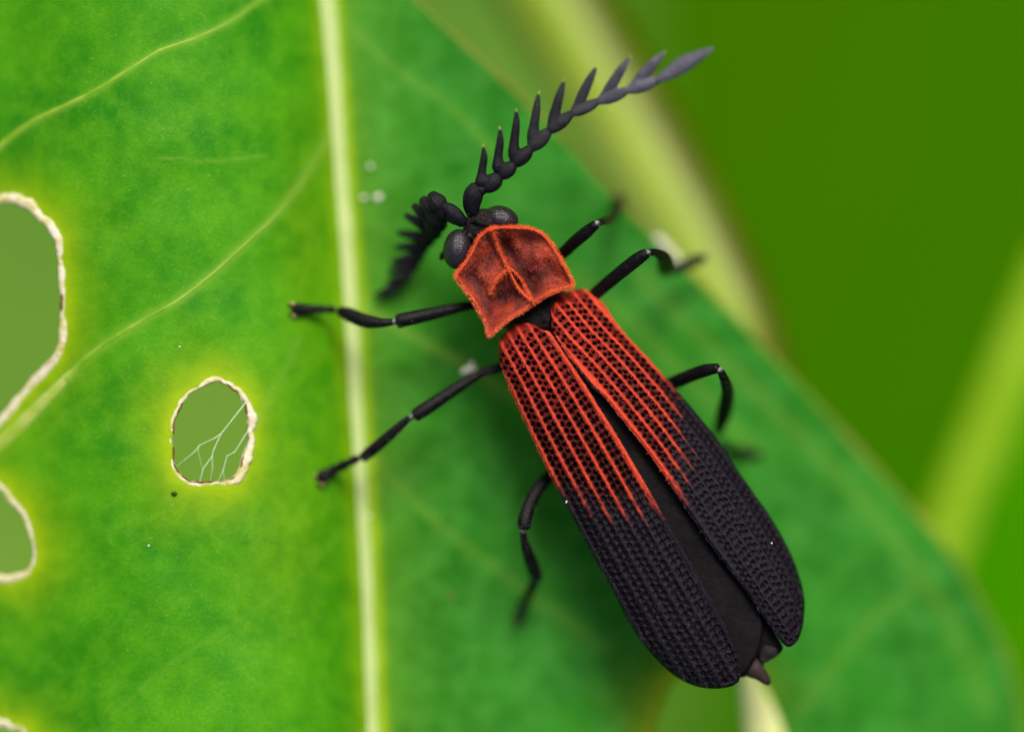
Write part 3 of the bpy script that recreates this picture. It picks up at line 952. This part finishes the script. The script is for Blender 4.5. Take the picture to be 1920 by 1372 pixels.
    F = quads.tolist() + sk.tolist()
    C = np.concatenate([col.reshape(-1, 4), np.repeat(BLACK[None], nl, 0)])
    C[:, 3] = np.clip(C[:, 3], 0, 1)
    o = link('wing_case', W2, F, M['elytron'], beetle)
    set_color(o, 'pigment', C)
    # hairs
    pr = (0.25 + rib * (1 - 0.6 * dark[..., 0]) + 0.1) * (1 - pit)
    area = np.gradient(Ag, axis=0) * (hi - lo)[:, None] / nt
    pr = (pr * area).ravel(); pr /= pr.sum()
    n = 5200
    pick = RNG.choice(len(pr), n, p=pr)
    hc = col.reshape(-1, 4)[pick] * RNG.uniform(0.8, 1.4, (n, 1)) + np.array([0.001, 0.001, 0.001, 0])
    hc[:, 3] = 1
    back = np.array([AX[0], -AX[1], 0.0])
    setae(W[pick], np.repeat(back[None], n, 0), hc, 0.055, 0.0042, o)
    return o

LEFT = [(1034, 624), (1020, 619), (1009, 612), (996, 607), (982, 605), (959, 612), (942, 627), (935, 647), (937, 676), (950, 715), (969, 760), (994, 812), (1016, 860), (1036, 901), (1071, 965), (1107, 1034), (1143, 1097), (1171, 1152), (1200, 1199), (1229, 1234),
        (1264, 1266), (1300, 1285), (1336, 1291), (1366, 1288), (1384, 1279), (1389, 1262), (1387, 1241), (1375, 1209), (1361, 1177), (1343, 1141), (1311, 1084), (1282, 1031), (1250, 977), (1225, 931), (1200, 888), (1173, 842), (1148, 800), (1123, 763), (1101, 725), (1076, 689), (1054, 653)]
RIGHT = [(1036, 616), (1035, 596), (1033, 576), (1044, 557), (1066, 545), (1088, 541), (1108, 548), (1123, 560), (1138, 579), (1155, 604), (1177, 631), (1210, 666), (1242, 701), (1277, 740), (1314, 784), (1350, 829), (1379, 874), (1411, 920), (1446, 970), (1475, 1020),
         (1496, 1070), (1508, 1116), (1508, 1159), (1501, 1190), (1490, 1208), (1475, 1212), (1459, 1195), (1429, 1152), (1400, 1109), (1364, 1063), (1329, 1016), (1293, 963), (1264, 920), (1232, 871), (1202, 830), (1168, 788), (1138, 750), (1107, 721), (1080, 688), (1056, 652)]
elytron(LEFT, False, 0.75, 6.1, lambda a, w: 2.27 - 0.02 * w - 0.10 * w ** 2 + 0.015 * a - 0.006 * np.maximum(a - 4, 0) ** 2, 3.0,
        lambda T: 3.02 + 0.55 * np.cos((T - 0.25) * 2.4) - 0.25 * T)
elytron(RIGHT, True, 0.55, 6.0, lambda a, w: 2.32 - 0.06 * w - 0.30 * w ** 2 + 0.01 * a - 0.012 * np.maximum(a - 3, 0) ** 2, 8.0,
        lambda T: 3.05 + 0.55 * np.cos((T - 0.12) * 2.2) - 0.75 * T)

# ---- plates given by an outline and a relief
def plate(name, outline, relief, mat, parent, skirt=0.14, nr=40, n=6, pigment=None, closed_inset=0.05):
    loop = catmull(outline, n, True)
    c = loop.mean(0)
    m = len(loop)
    rad = np.linspace(0, 1, nr + 1)[1:] ** 0.8
    pts = [c[None]] + [c + (loop - c) * q for q in rad]
    edge = np.concatenate([[0]] + [np.full(m, q) for q in rad])
    pts = np.concatenate(pts)
    z = relief(pts[:, 0], pts[:, 1], edge)
    W = world_grid(pts[:, 0], pts[:, 1], z)
    F = [(0, 1 + (j + 1) % m, 1 + j) for j in range(m)]
    for i in range(nr - 1):
        b = 1 + i * m
        for j in range(m):
            F.append((b + j, b + (j + 1) % m, b + m + (j + 1) % m, b + m + j))
    low = W[-m:].copy()
    inw = W[0] - low; inw[:, 2] = 0
    inw /= np.linalg.norm(inw, axis=1, keepdims=True)
    low += inw * closed_inset
    low[:, 2] -= skirt
    b0, b1 = len(W) - m, len(W)
    for j in range(m):
        F.append((b0 + j, b0 + (j + 1) % m, b1 + (j + 1) % m, b1 + j))
    o = link(name, np.concatenate([W, low]), F, mat, parent)
    if pigment is not None:
        C = pigment(pts[:, 0], pts[:, 1], edge)
        set_color(o, 'pigment', np.concatenate([C, C[-m:] * 0.7]))
        return o, W, C, loop
    return o

PRO = [(923, 426), (940, 424), (957, 424), (975, 424), (992, 426), (1014, 434), (1032, 451), (1047, 474), (1062, 501), (1075, 528), (1071, 539), (1047, 546), (1024, 556), (1002, 570), (982, 583), (957, 598), (938, 614),
       (920, 630), (913, 625), (908, 605), (896, 583), (881, 558), (866, 538), (853, 519), (858, 506), (873, 489), (883, 469), (895, 446), (908, 433)]
PRO_LOOP = catmull(PRO, 6, True)
RIDGES = [  # polyline, half width px, height mm, orange weight
    ([(922, 434), (932, 458), (942, 480), (952, 503)], 6.0, 0.20, 0.70),
    ([(952, 503), (960, 520), (970, 538), (984, 554), (1000, 567)], 4.0, 0.20, 1.0),
    ([(952, 500), (966, 512), (978, 526), (988, 545), (1001, 566)], 4.0, 0.18, 0.85),
    ([(952, 506), (938, 517), (927, 530), (921, 548)], 8.0, 0.15, 0.70),
    ([(938, 515), (920, 514), (905, 516)], 9.0, 0.08, 0.35),
]
def pro_fields(x, y):
    p = np.column_stack([x, y])
    d, _, _ = polydist(p, PRO_LOOP[::2], True)
    h = np.zeros(len(p)); o = np.zeros(len(p))
    for pl, w, a, q in RIDGES:
        dd, _, _ = polydist(p, catmull(pl, 4))
        g = np.exp(-(dd / w) ** 2)
        h = np.maximum(h, a * g)
        o = np.maximum(o, q * np.exp(-(dd / (w * 0.9)) ** 2))
    return d, h, o
def blob(x, y, cx, cy, rx, ry, rot=0.0):
    c, q = math.cos(R(rot)), math.sin(R(rot))
    u, v = (x - cx) * c + (y - cy) * q, -(x - cx) * q + (y - cy) * c
    return np.exp(-((u / rx) ** 2 + (v / ry) ** 2))
def pro_relief(x, y, edge):
    d, h, o = pro_fields(x, y)
    av = to_av(np.column_stack([x, y]))
    vc = av[:, 1] - 0.02
    dome = 2.36 - 0.10 * vc ** 2 - 0.10 * np.maximum(vc, 0) ** 2 - 0.10 * (av[:, 0] + 1.15) ** 2 * (av[:, 0] < -1.15)
    basin = -0.24 * sstep(0, 34, d) - 0.05 * sstep(2, 12, d)
    rimh = (0.015 + 0.04 * vnoise(x * 0.05, y * 0.05, 90)) * np.exp(-((d - 4) / 4.0) ** 2) - 0.06 * np.exp(-d / 2.5)
    cells = -0.20 * blob(x, y, 942, 560, 18, 26, 20) - 0.19 * blob(x, y, 992, 532, 20, 26, -25) - 0.18 * blob(x, y, 950, 466, 13, 34, -25) - 0.12 * blob(x, y, 884, 535, 14, 24, -35) \
        - 0.05 * blob(x, y, 912, 485, 14, 22, 20) + 0.17 * blob(x, y, 1016, 480, 22, 20) + 0.07 * blob(x, y, 915, 525, 10, 9) + 0.06 * blob(x, y, 972, 458, 9, 16, -20) + 0.05 * blob(x, y, 950, 580, 16, 8, -30)
    fold = 0.05 * (vnoise(x * 0.045 + 9, y * 0.045, 26) - 0.5) + 0.02 * (vnoise(x * 0.12 + 9, y * 0.12, 27) - 0.5)
    return dome + basin + h + rimh + cells + fold * sstep(4, 14, d) + 0.012 * (vnoise(x * 0.3, y * 0.3, 6) - 0.5)
def pro_pigment(x, y, edge):
    d, h, o = pro_fields(x, y)
    rwid = 3.0 + 6.0 * vnoise(x * 0.035 + 3, y * 0.035, 91) + 7.0 * blob(x, y, 930, 436, 50, 22) + 6.0 * blob(x, y, 1045, 500, 30, 50)
    w = np.maximum(o, 1.0 * np.exp(-(np.maximum(d - 1.5, 0) / rwid) ** 1.1))
    for a, q in ((0.50, blob(x, y, 1022, 470, 20, 26, -30)), (0.45, blob(x, y, 910, 462, 14, 26, 20)), (0.50, blob(x, y, 918, 528, 13, 12)), (0.40, blob(x, y, 968, 455, 9, 16, -20)),
                 (0.45, blob(x, y, 948, 580, 18, 8, -30)), (0.42, blob(x, y, 1050, 520, 14, 16)), (0.40, blob(x, y, 940, 495, 16, 10, 0))):
        w = np.maximum(w, a * q)
    w = np.clip(w * (0.62 + 0.75 * vnoise(x * 0.45, y * 0.45, 61)) + 0.22 * (vnoise(x * 0.7, y * 0.7, 63) - 0.5), 0, 1)[:, None]
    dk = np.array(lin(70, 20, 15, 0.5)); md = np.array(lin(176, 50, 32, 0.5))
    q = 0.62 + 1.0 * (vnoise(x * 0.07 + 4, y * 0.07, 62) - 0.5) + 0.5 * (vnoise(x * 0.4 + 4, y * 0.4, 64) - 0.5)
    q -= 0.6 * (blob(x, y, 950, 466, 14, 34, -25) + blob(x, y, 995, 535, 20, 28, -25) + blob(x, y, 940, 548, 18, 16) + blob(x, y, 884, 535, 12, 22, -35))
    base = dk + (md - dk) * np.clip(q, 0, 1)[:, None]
    c = base * (1 - w) + ORANGE * w
    c[:, 3] = 1
    return c
pro, PW, PC, ploop = plate('pronotum', PRO, pro_relief, M['pronotum'], beetle, skirt=0.22, nr=70, n=8, pigment=pro_pigment)
n = 9000
rw = np.concatenate([[0.0], np.repeat(np.linspace(0, 1, 71)[1:] ** 0.8, len(ploop))])
pk = RNG.choice(len(PW), n, p=rw / rw.sum())
hc = PC[pk] * RNG.uniform(0.8, 1.5, (n, 1)); hc[:, 3] = 1
outw = PW[pk] - PW[0]; outw[:, 2] = 0
outw /= np.maximum(np.linalg.norm(outw, axis=1, keepdims=True), 1e-6)
setae(PW[pk], outw * rw[pk][:, None] ** 3 * 1.2 + np.array([AX[0], -AX[1], 0]) * 0.5, hc, 0.06, 0.0042, pro)
# fringe on the rim
m = len(ploop)
ring = np.tile(PW[-m:], (5, 1)) + RNG.normal(0, 0.012, (5 * m, 3))
ro = ring - PW[0]; ro[:, 2] = 0
ro /= np.linalg.norm(ro, axis=1, keepdims=True)
setae(ring, ro, np.tile(PC[-m:], (5, 1)), 0.034, 0.003, pro, 'fringe', 0.15, 0.6)

# scutellum and mesothorax between pronotum and wing cases
sq = lambda x, y, e: 1.98 + 0.10 * np.exp(-(((x - 1026) / 10) ** 2 + ((y - 602) / 12) ** 2)) - 0.10 * e ** 3 + 0.06 * (vnoise(x * 0.15, y * 0.15, 16) - 0.5)
plate('scutellum', [(975, 600), (990, 588), (1008, 572), (1030, 562), (1046, 562), (1042, 580), (1040, 600), (1042, 618), (1034, 634), (1018, 626), (998, 614)], sq, M['head'], beetle, 0.2, 16)

# hind wings folded under the wing cases
wz = lambda x, y, e: 2.02 - 0.05 * e ** 4 - 0.05 * np.abs(((np.column_stack([x, y]) - OR) @ LT) * 0.01) ** 2 + 0.03 * (vnoise(x * 0.02, y * 0.02, 5) - 0.5)
plate('hind_wing', [(1040, 640), (1075, 672), (1120, 722), (1180, 800), (1240, 880), (1300, 965), (1360, 1055), (1400, 1108), (1424, 1146), (1431, 1172), (1428, 1200), (1420, 1226), (1408, 1248), (1394, 1266), (1378, 1266), (1352, 1210), (1310, 1130), (1260, 1040), (1200, 930), (1150, 840), (1090, 750), (1048, 680)],
      wz, M['wing'], beetle, 0.05, 24)
wz2 = lambda x, y, e: 1.84 - 0.05 * e ** 4
plate('hind_wing', [(1330, 1020), (1380, 1080), (1430, 1150), (1462, 1200), (1468, 1216), (1458, 1228), (1446, 1236), (1434, 1240), (1420, 1230), (1400, 1190), (1360, 1110)], wz2, M['wing'], beetle, 0.05, 14)
plate('wing_tip', [(1427, 1222), (1436, 1210), (1456, 1214), (1458, 1226), (1448, 1234), (1438, 1241), (1428, 1240), (1424, 1232)], lambda x, y, e: 1.86 - 0.02 * e, M['wing_tip'], beetle, 0.03, 8)
MB().tube([(1396, 1236, 1.72), (1412, 1252, 1.74), (1426, 1264, 1.72), (1437, 1276, 1.68), (1441, 1282, 1.64)], [20, 19, 13, 9, 5], 12, 0.7).build('tail_tip', M['tail'], beetle)
MB().tube([(1380, 1250, 1.72), (1394, 1258, 1.72), (1404, 1261, 1.70)], [16, 12, 6], 10, 0.6).build('tail_tip', M['tail'], beetle)
speck(1447, 1018, 1.8, 1.8, 'tiny white dot on the black end of a wing case', seed=31, z=2.02)
speck(1062, 941, 1.2, 3, 'tiny white fleck on the edge of the ribbed wing case', seed=33, z=2.10, rot=-20)

# ---- antennae
def fuse(o, voxel=0.013, it=6):
    r = o.modifiers.new('fuse', 'REMESH')
    r.mode = 'VOXEL'
    r.voxel_size = voxel
    r.use_smooth_shade = True
    s = o.modifiers.new('soften', 'SMOOTH')
    s.factor = 0.5
    s.iterations = it
    return o
def antenna_right():
    Z = lambda X, Y: (840 + 0.28125 * X, 60 + 0.28125 * Y)
    b = MB()
    b.tube([Z(165, 1215) + (2.10,), Z(158, 1150) + (2.2,), Z(172, 1080) + (2.28,), Z(195, 1022) + (2.32,)], [12, 17, 18.5, 12], 14, 0.85)
    root = b.build('antenna', M['antenna'], beetle)
    MB().tube([Z(196, 1040) + (2.30,), Z(222, 1050) + (2.32,), Z(248, 1060) + (2.34,)], [9, 11, 9], 10).build('pedicel', M['antenna'], root)
    J = [(238, 1045), (340, 958), (436, 882), (548, 778), (668, 662), (818, 546), (1002, 462), (1195, 388), (1398, 320)]
    T = [(236, 772), (346, 655), (456, 535), (603, 420), (768, 338), (982, 245), (1208, 178), (1436, 142)]
    # where the branch leaves the segment and how thick things are
    wbody = [66, 58, 54, 54, 48, 42, 46, 46]
    lean = [0.10, 0.12, 0.16, 0.2, 0.30, 0.36, 0.42, 0.46]
    hgt = np.interp(np.arange(10), [0, 3, 6, 9], [2.34, 2.40, 2.62, 3.05])
    for i in range(8):
        a, c, t = np.array(J[i], float), np.array(J[i + 1], float), np.array(T[i], float)
        z0, z1 = hgt[i], hgt[i + 1]
        ab = c - a
        nrm = np.array([ab[1], -ab[0]]); nrm /= np.linalg.norm(nrm)
        if nrm[1] > 0:
            nrm = -nrm
        wb = wbody[i]
        b = MB()
        pts = [a, a + ab * 0.3 - nrm * wb * 0.10, a + ab * 0.66 - nrm * wb * 0.10, a + ab * 1.02]
        b.tube([Z(*p) + (z0 + (z1 - z0) * k,) for p, k in zip(pts, (0, 0.3, 0.66, 1))], [wb * 0.16, wb * 0.20 + 2.5, wb * 0.24 + 1, wb * 0.16], 12, 0.8, 5)
        abh = ab / np.linalg.norm(ab)
        rz = 0.28125
        thick = np.interp(i, [0, 4, 7], [24, 27, 30])
        at_ = t - a
        bul = np.interp(i, [0, 2, 4, 7], [-26, -14, 4, 10])
        zt = z1 + 0.10
        q1 = a + at_ * 0.20 + abh * (bul + 16)
        q2 = a + at_ * 0.42 + abh * (bul * 0.9 + 8)
        m2 = a + at_ * 0.74 + abh * 4
        b.tube([Z(*(a + abh * 8)) + (z0,), Z(*q1) + (z0 + 0.03,), Z(*q2) + (z0 * 0.5 + zt * 0.5,), Z(*m2) + (zt,), Z(*t) + (zt + 0.03,)],
               [wb * 0.45 * rz, wb * 0.80 * rz, thick * rz * 1.30, thick * rz * 1.05, thick * rz * 0.5], 12, 0.72, 6)
        # shoulder of the fork
        b.tube([Z(*(a + ab * 0.12)) + (z0,), Z(*(a + ab * 0.45 + nrm * wb * 0.12)) + (z0 * 0.5 + z1 * 0.5,), Z(*(a + ab * 0.80 + nrm * wb * 0.10)) + (z1,)], [wb * 0.5 * rz, wb * 0.62 * rz, wb * 0.34 * rz], 12, 0.7, 5)
        d = (t - m2) / np.linalg.norm(t - m2)
        b2 = MB()
        seg = fuse(b.build('antenna_segment', M[('antenna', 'antenna', 'antenna', 'antenna_sheen_1', 'antenna_sheen_1', 'antenna_sheen_2', 'antenna_sheen_3', 'antenna_sheen_4')[i]], root))
        hair_on(seg, 50, (ab[0], -ab[1], 0), 0.04, (0.05, 0.048, 0.06))
        e = t + d * 26
        b2.tube([Z(*t) + (zt + 0.03,), Z(*e) + (zt + 0.04,)], [1.8, 0.5], 5, 1.0, 0)
        for k in range(3):
            e2 = t + d * 16 + np.array([random.uniform(-8, 8), random.uniform(-6, 6)])
            b2.tube([Z(*t) + (zt + 0.03,), Z(*e2) + (zt + 0.04,)], [1.3, 0.4], 5, 1.0, 0)
        b2.build('tip_bristle', M['pad'], root)
    b = MB()
    a, t = np.array(J[8], float), np.array((1762, 112), float)
    ab = t - a
    nrm = np.array([ab[1], -ab[0]]) / np.linalg.norm(ab)
    pts = [a, a + ab * 0.22 - nrm * 2, a + ab * 0.45 + nrm * 4, a + ab * 0.7 + nrm * 2, t]
    b.tube([Z(*p) + (3.05 + 0.15 * k,) for p, k in zip(pts, (0, .25, .5, .75, 1))], [6, 12.5, 15.5, 12, 3.5], 14, 0.7, 6)
    b.build('antenna_segment', M['antenna_sheen_4'], root)
antenna_right()

def antenna_left():
    Z = lambda X, Y: (660 + 0.2478 * X, 320 + 0.2478 * Y)
    b = MB().tube([Z(845, 400) + (2.10,), Z(800, 355) + (2.16,), Z(745, 300) + (2.20,), Z(690, 262) + (2.16,)], [10, 14, 13, 8], 12, 0.85)
    root = b.build('antenna', M['antenna'], beetle)
    MB().tube([Z(790, 390) + (2.0,), Z(750, 360) + (2.05,), Z(715, 330) + (2.08,)], [7, 9, 9], 10).build('pedicel', M['antenna'], root)
    J = [(715, 300, 2.12), (660, 300, 1.98), (640, 360, 1.75), (625, 420, 1.50), (590, 480, 1.24), (545, 545, 1.02), (505, 610, 0.86), (480, 680, 0.74), (440, 750, 0.66), (370, 840, 0.60)]
    T = [(600, 180, 2.0), (530, 215, 1.85), (465, 265, 1.55), (405, 335, 1.25), (350, 470, 0.95), (330, 580, 0.78), (300, 700, 0.66), (275, 770, 0.62), (270, 850, 0.58)]
    for i in range(9):
        a, c, t = np.array(J[i]), np.array(J[i + 1]), np.array(T[i])
        b = MB()
        wv = [18, 25, 24, 21, 18, 16, 15, 14, 12][i]
        f = lambda p: Z(p[0], p[1]) + (p[2],)
        b.tube([f(a), f(a * 0.4 + c * 0.6), f(c)], [wv * 0.75, wv, wv * 0.7], 12, 0.9, 4)
        s0 = a * 0.55 + c * 0.45
        mid = s0 * 0.5 + t * 0.5 + np.array([0, 0, 0.08])
        tw = [18, 16, 13, 11, 10, 9.5, 9, 8, 7][i]
        b.tube([f(s0), f(mid), f(t)], [wv * 0.7, tw, tw * 0.55], 10, 0.9, 5)
        fuse(b.build('antenna_segment', M['antenna'], root))
    b = MB().tube([Z(370, 840) + (0.60,), Z(310, 890) + (0.56,), Z(240, 925) + (0.54,), Z(170, 950) + (0.53,)], [9, 11, 9, 3], 12, 0.8)
    b.build('antenna_segment', M['antenna'], root)
antenna_left()

# ---- legs: femur is the leg itself, with tibia, tarsus, joint and claws
def leg(fem, fr, tib, tr, tar, tarr, claw_dir, pads=True):
    root = MB().tube(fem, fr, 14, 0.9, 7).build('leg', M['chitin'], beetle)
    fd = np.array(P(*fem[-1])) - np.array(P(*fem[0]))
    hair_on(root, 420, fd, 0.05, (0.02, 0.018, 0.018))
    k0 = np.array(fem[-1]) * 0.45 + np.array(tib[0]) * 0.55
    MB().ball(k0[0], k0[1], k0[2], 6.5, 6.0, 6.5, 0, 10, 8, 0.15, 4).build('knee_joint', M['joint'], root)
    tb = MB().tube(tib, tr, 14, 0.85, 7).build('tibia', M['chitin'], root)
    hair_on(tb, 420, np.array(P(*tib[-1])) - np.array(P(*tib[0])), 0.05, (0.026, 0.023, 0.023))
    # five-lobed foot
    p = catmull(np.column_stack([np.array(tar, float), np.array(tarr, float)]), 12)
    L = np.linspace(0, 5, len(p))
    lob = 0.78 + 0.34 * np.abs(np.sin(np.pi * L * 0.999)) ** 0.7
    w = np.array([P(*q[:3]) for q in p])
    ts = MB().tube_world(w, p[:, 3] * 0.0118 * lob, 12, 0.7).build('tarsus', M['chitin'], root)
    hair_on(ts, 260, w[-1] - w[0], 0.05, (0.05, 0.045, 0.04))
    e = np.array(tar[-1], float)
    cd = np.array(claw_dir, float); cd /= np.linalg.norm(cd)
    nn = np.array([-cd[1], cd[0]])
    r = tarr[-1]
    for s in (-1, 1):
        q0 = e[:2] + nn * s * r * 0.4
        q1 = e[:2] + cd * r * 0.9 + nn * s * r * 0.9
        q2 = e[:2] + cd * r * 1.5 + nn * s * r * 0.75
        MB().tube([(*q0, e[2]), (*q1, e[2] + 0.02), (*q2, e[2] - 0.05)], [2.2, 1.8, 0.6], 6, 1, 4).build('claw', M['tail'], root)
    if pads:
        for s in (-1, 1):
            q = e[:2] + nn * s * r * 0.95 + cd * r * (0.1 if s < 0 else 0.35)
            MB().ball(q[0], q[1], e[2] - 0.03, r * 0.55, r * 0.5, r * 0.4, 0, 8, 6, 0.25, int(q[0])).build('foot_pad', M['pad'], root)
g = lambda px, py, dz=0.07: (px, py, hz(px, py) + dz)
leg([(905, 570, 1.45), (886, 572, 1.5), (868, 575, 1.58), (810, 588, 1.72), (760, 599, 1.80), (745, 602, 1.80)], [8, 8, 9, 12, 13.5, 12.5],
    [(736, 604, 1.80), (715, 605, 1.76), (685, 602, 1.62), (655, 590, 1.42), (637, 583, 1.28)], [6, 9, 13, 13, 9],
    [(630, 581, 1.22), (608, 580, 1.14), (585, 580, 1.22), g(566, 580, 0.10), g(552, 581, 0.08)], [5, 6, 7, 9, 11], (-1, -0.05))
leg([(945, 686, 1.30), (925, 693, 1.35), (903, 699, 1.42), (860, 725, 1.55), (800, 765, 1.68), (778, 779, 1.70)], [9, 9, 8, 11, 13, 12],
    [(767, 783, 1.70), (735, 812, 1.60), (700, 842, 1.42), (680, 858, 1.32)], [6, 9.5, 11, 9.5],
    [(673, 858, 1.28), (648, 870, 1.18), g(625, 882, 0.12), g(610, 891, 0.08), g(600, 897, 0.07)], [5.5, 7, 8, 9.5, 11], (-0.9, 0.5))
leg([(1052, 862, 1.20), (1033, 888, 1.3), (1010, 915, 1.5), (993, 945, 1.7), (984, 975, 1.82), (983, 990, 1.84)], [9, 11, 12.5, 13, 13.5, 12],
    [(980, 996, 1.82), (984, 1018, 1.7), (993, 1045, 1.4), (1003, 1072, 1.05), (1008, 1084, 0.9)], [5, 8, 11.5, 12.5, 10],
    [(1003, 1090, 0.75), (994, 1108, 0.50), g(982, 1132, 0.12), g(974, 1155, 0.08), g(970, 1170, 0.06)], [7, 7, 8, 8, 5], (-0.3, 1))
leg([(1030, 492, 1.55), (1051, 478, 1.65), (1075, 456, 1.90), (1100, 435, 2.12), (1117, 421, 2.24)], [10, 11, 12, 11.5, 9],
    [(1121, 418, 2.22), (1130, 415, 1.9), (1140, 413, 1.4), (1148, 410, 0.85)], [6, 7, 8, 9],
    [(1149, 407, 0.55), (1153, 396, 0.30), g(1157, 385, 0.10), g(1160, 378, 0.07), g(1162, 371, 0.06)], [6, 7, 9, 9.5, 8], (0.3, -1))
leg([(1095, 570, 1.50), (1114, 553, 1.62), (1150, 522, 1.92), (1190, 490, 2.16), (1212, 475, 2.26)], [11, 12, 12.5, 12.5, 10],
    [(1216, 473, 2.24), (1230, 474, 1.95), (1243, 482, 1.5), (1249, 496, 0.95), (1247, 508, 0.45)], [6, 8, 13, 17, 14],
    [(1256, 510, 0.25), (1274, 503, 0.05), (1290, 495, 0.0), (1306, 488, -0.03), (1322, 482, -0.05)], [6, 8, 9, 8.5, 6], (1, -0.4))
leg([(1245, 725, 1.30), (1264, 717, 1.42), (1290, 706, 1.65), (1320, 695, 1.92), (1346, 690, 2.10)], [11, 13, 12.5, 12, 9],
    [(1352, 697, 2.10), (1361, 718, 1.75), (1364, 740, 1.3), (1357, 775, 0.7), (1346, 810, 0.2)], [7, 10, 12.5, 14.5, 9],
    [(1350, 830, -0.05), (1366, 843, -0.20), g(1390, 847, 0.09), g(1410, 850, 0.07), g(1424, 852, 0.06)], [7, 8, 8.5, 8, 5], (1, 0.1))
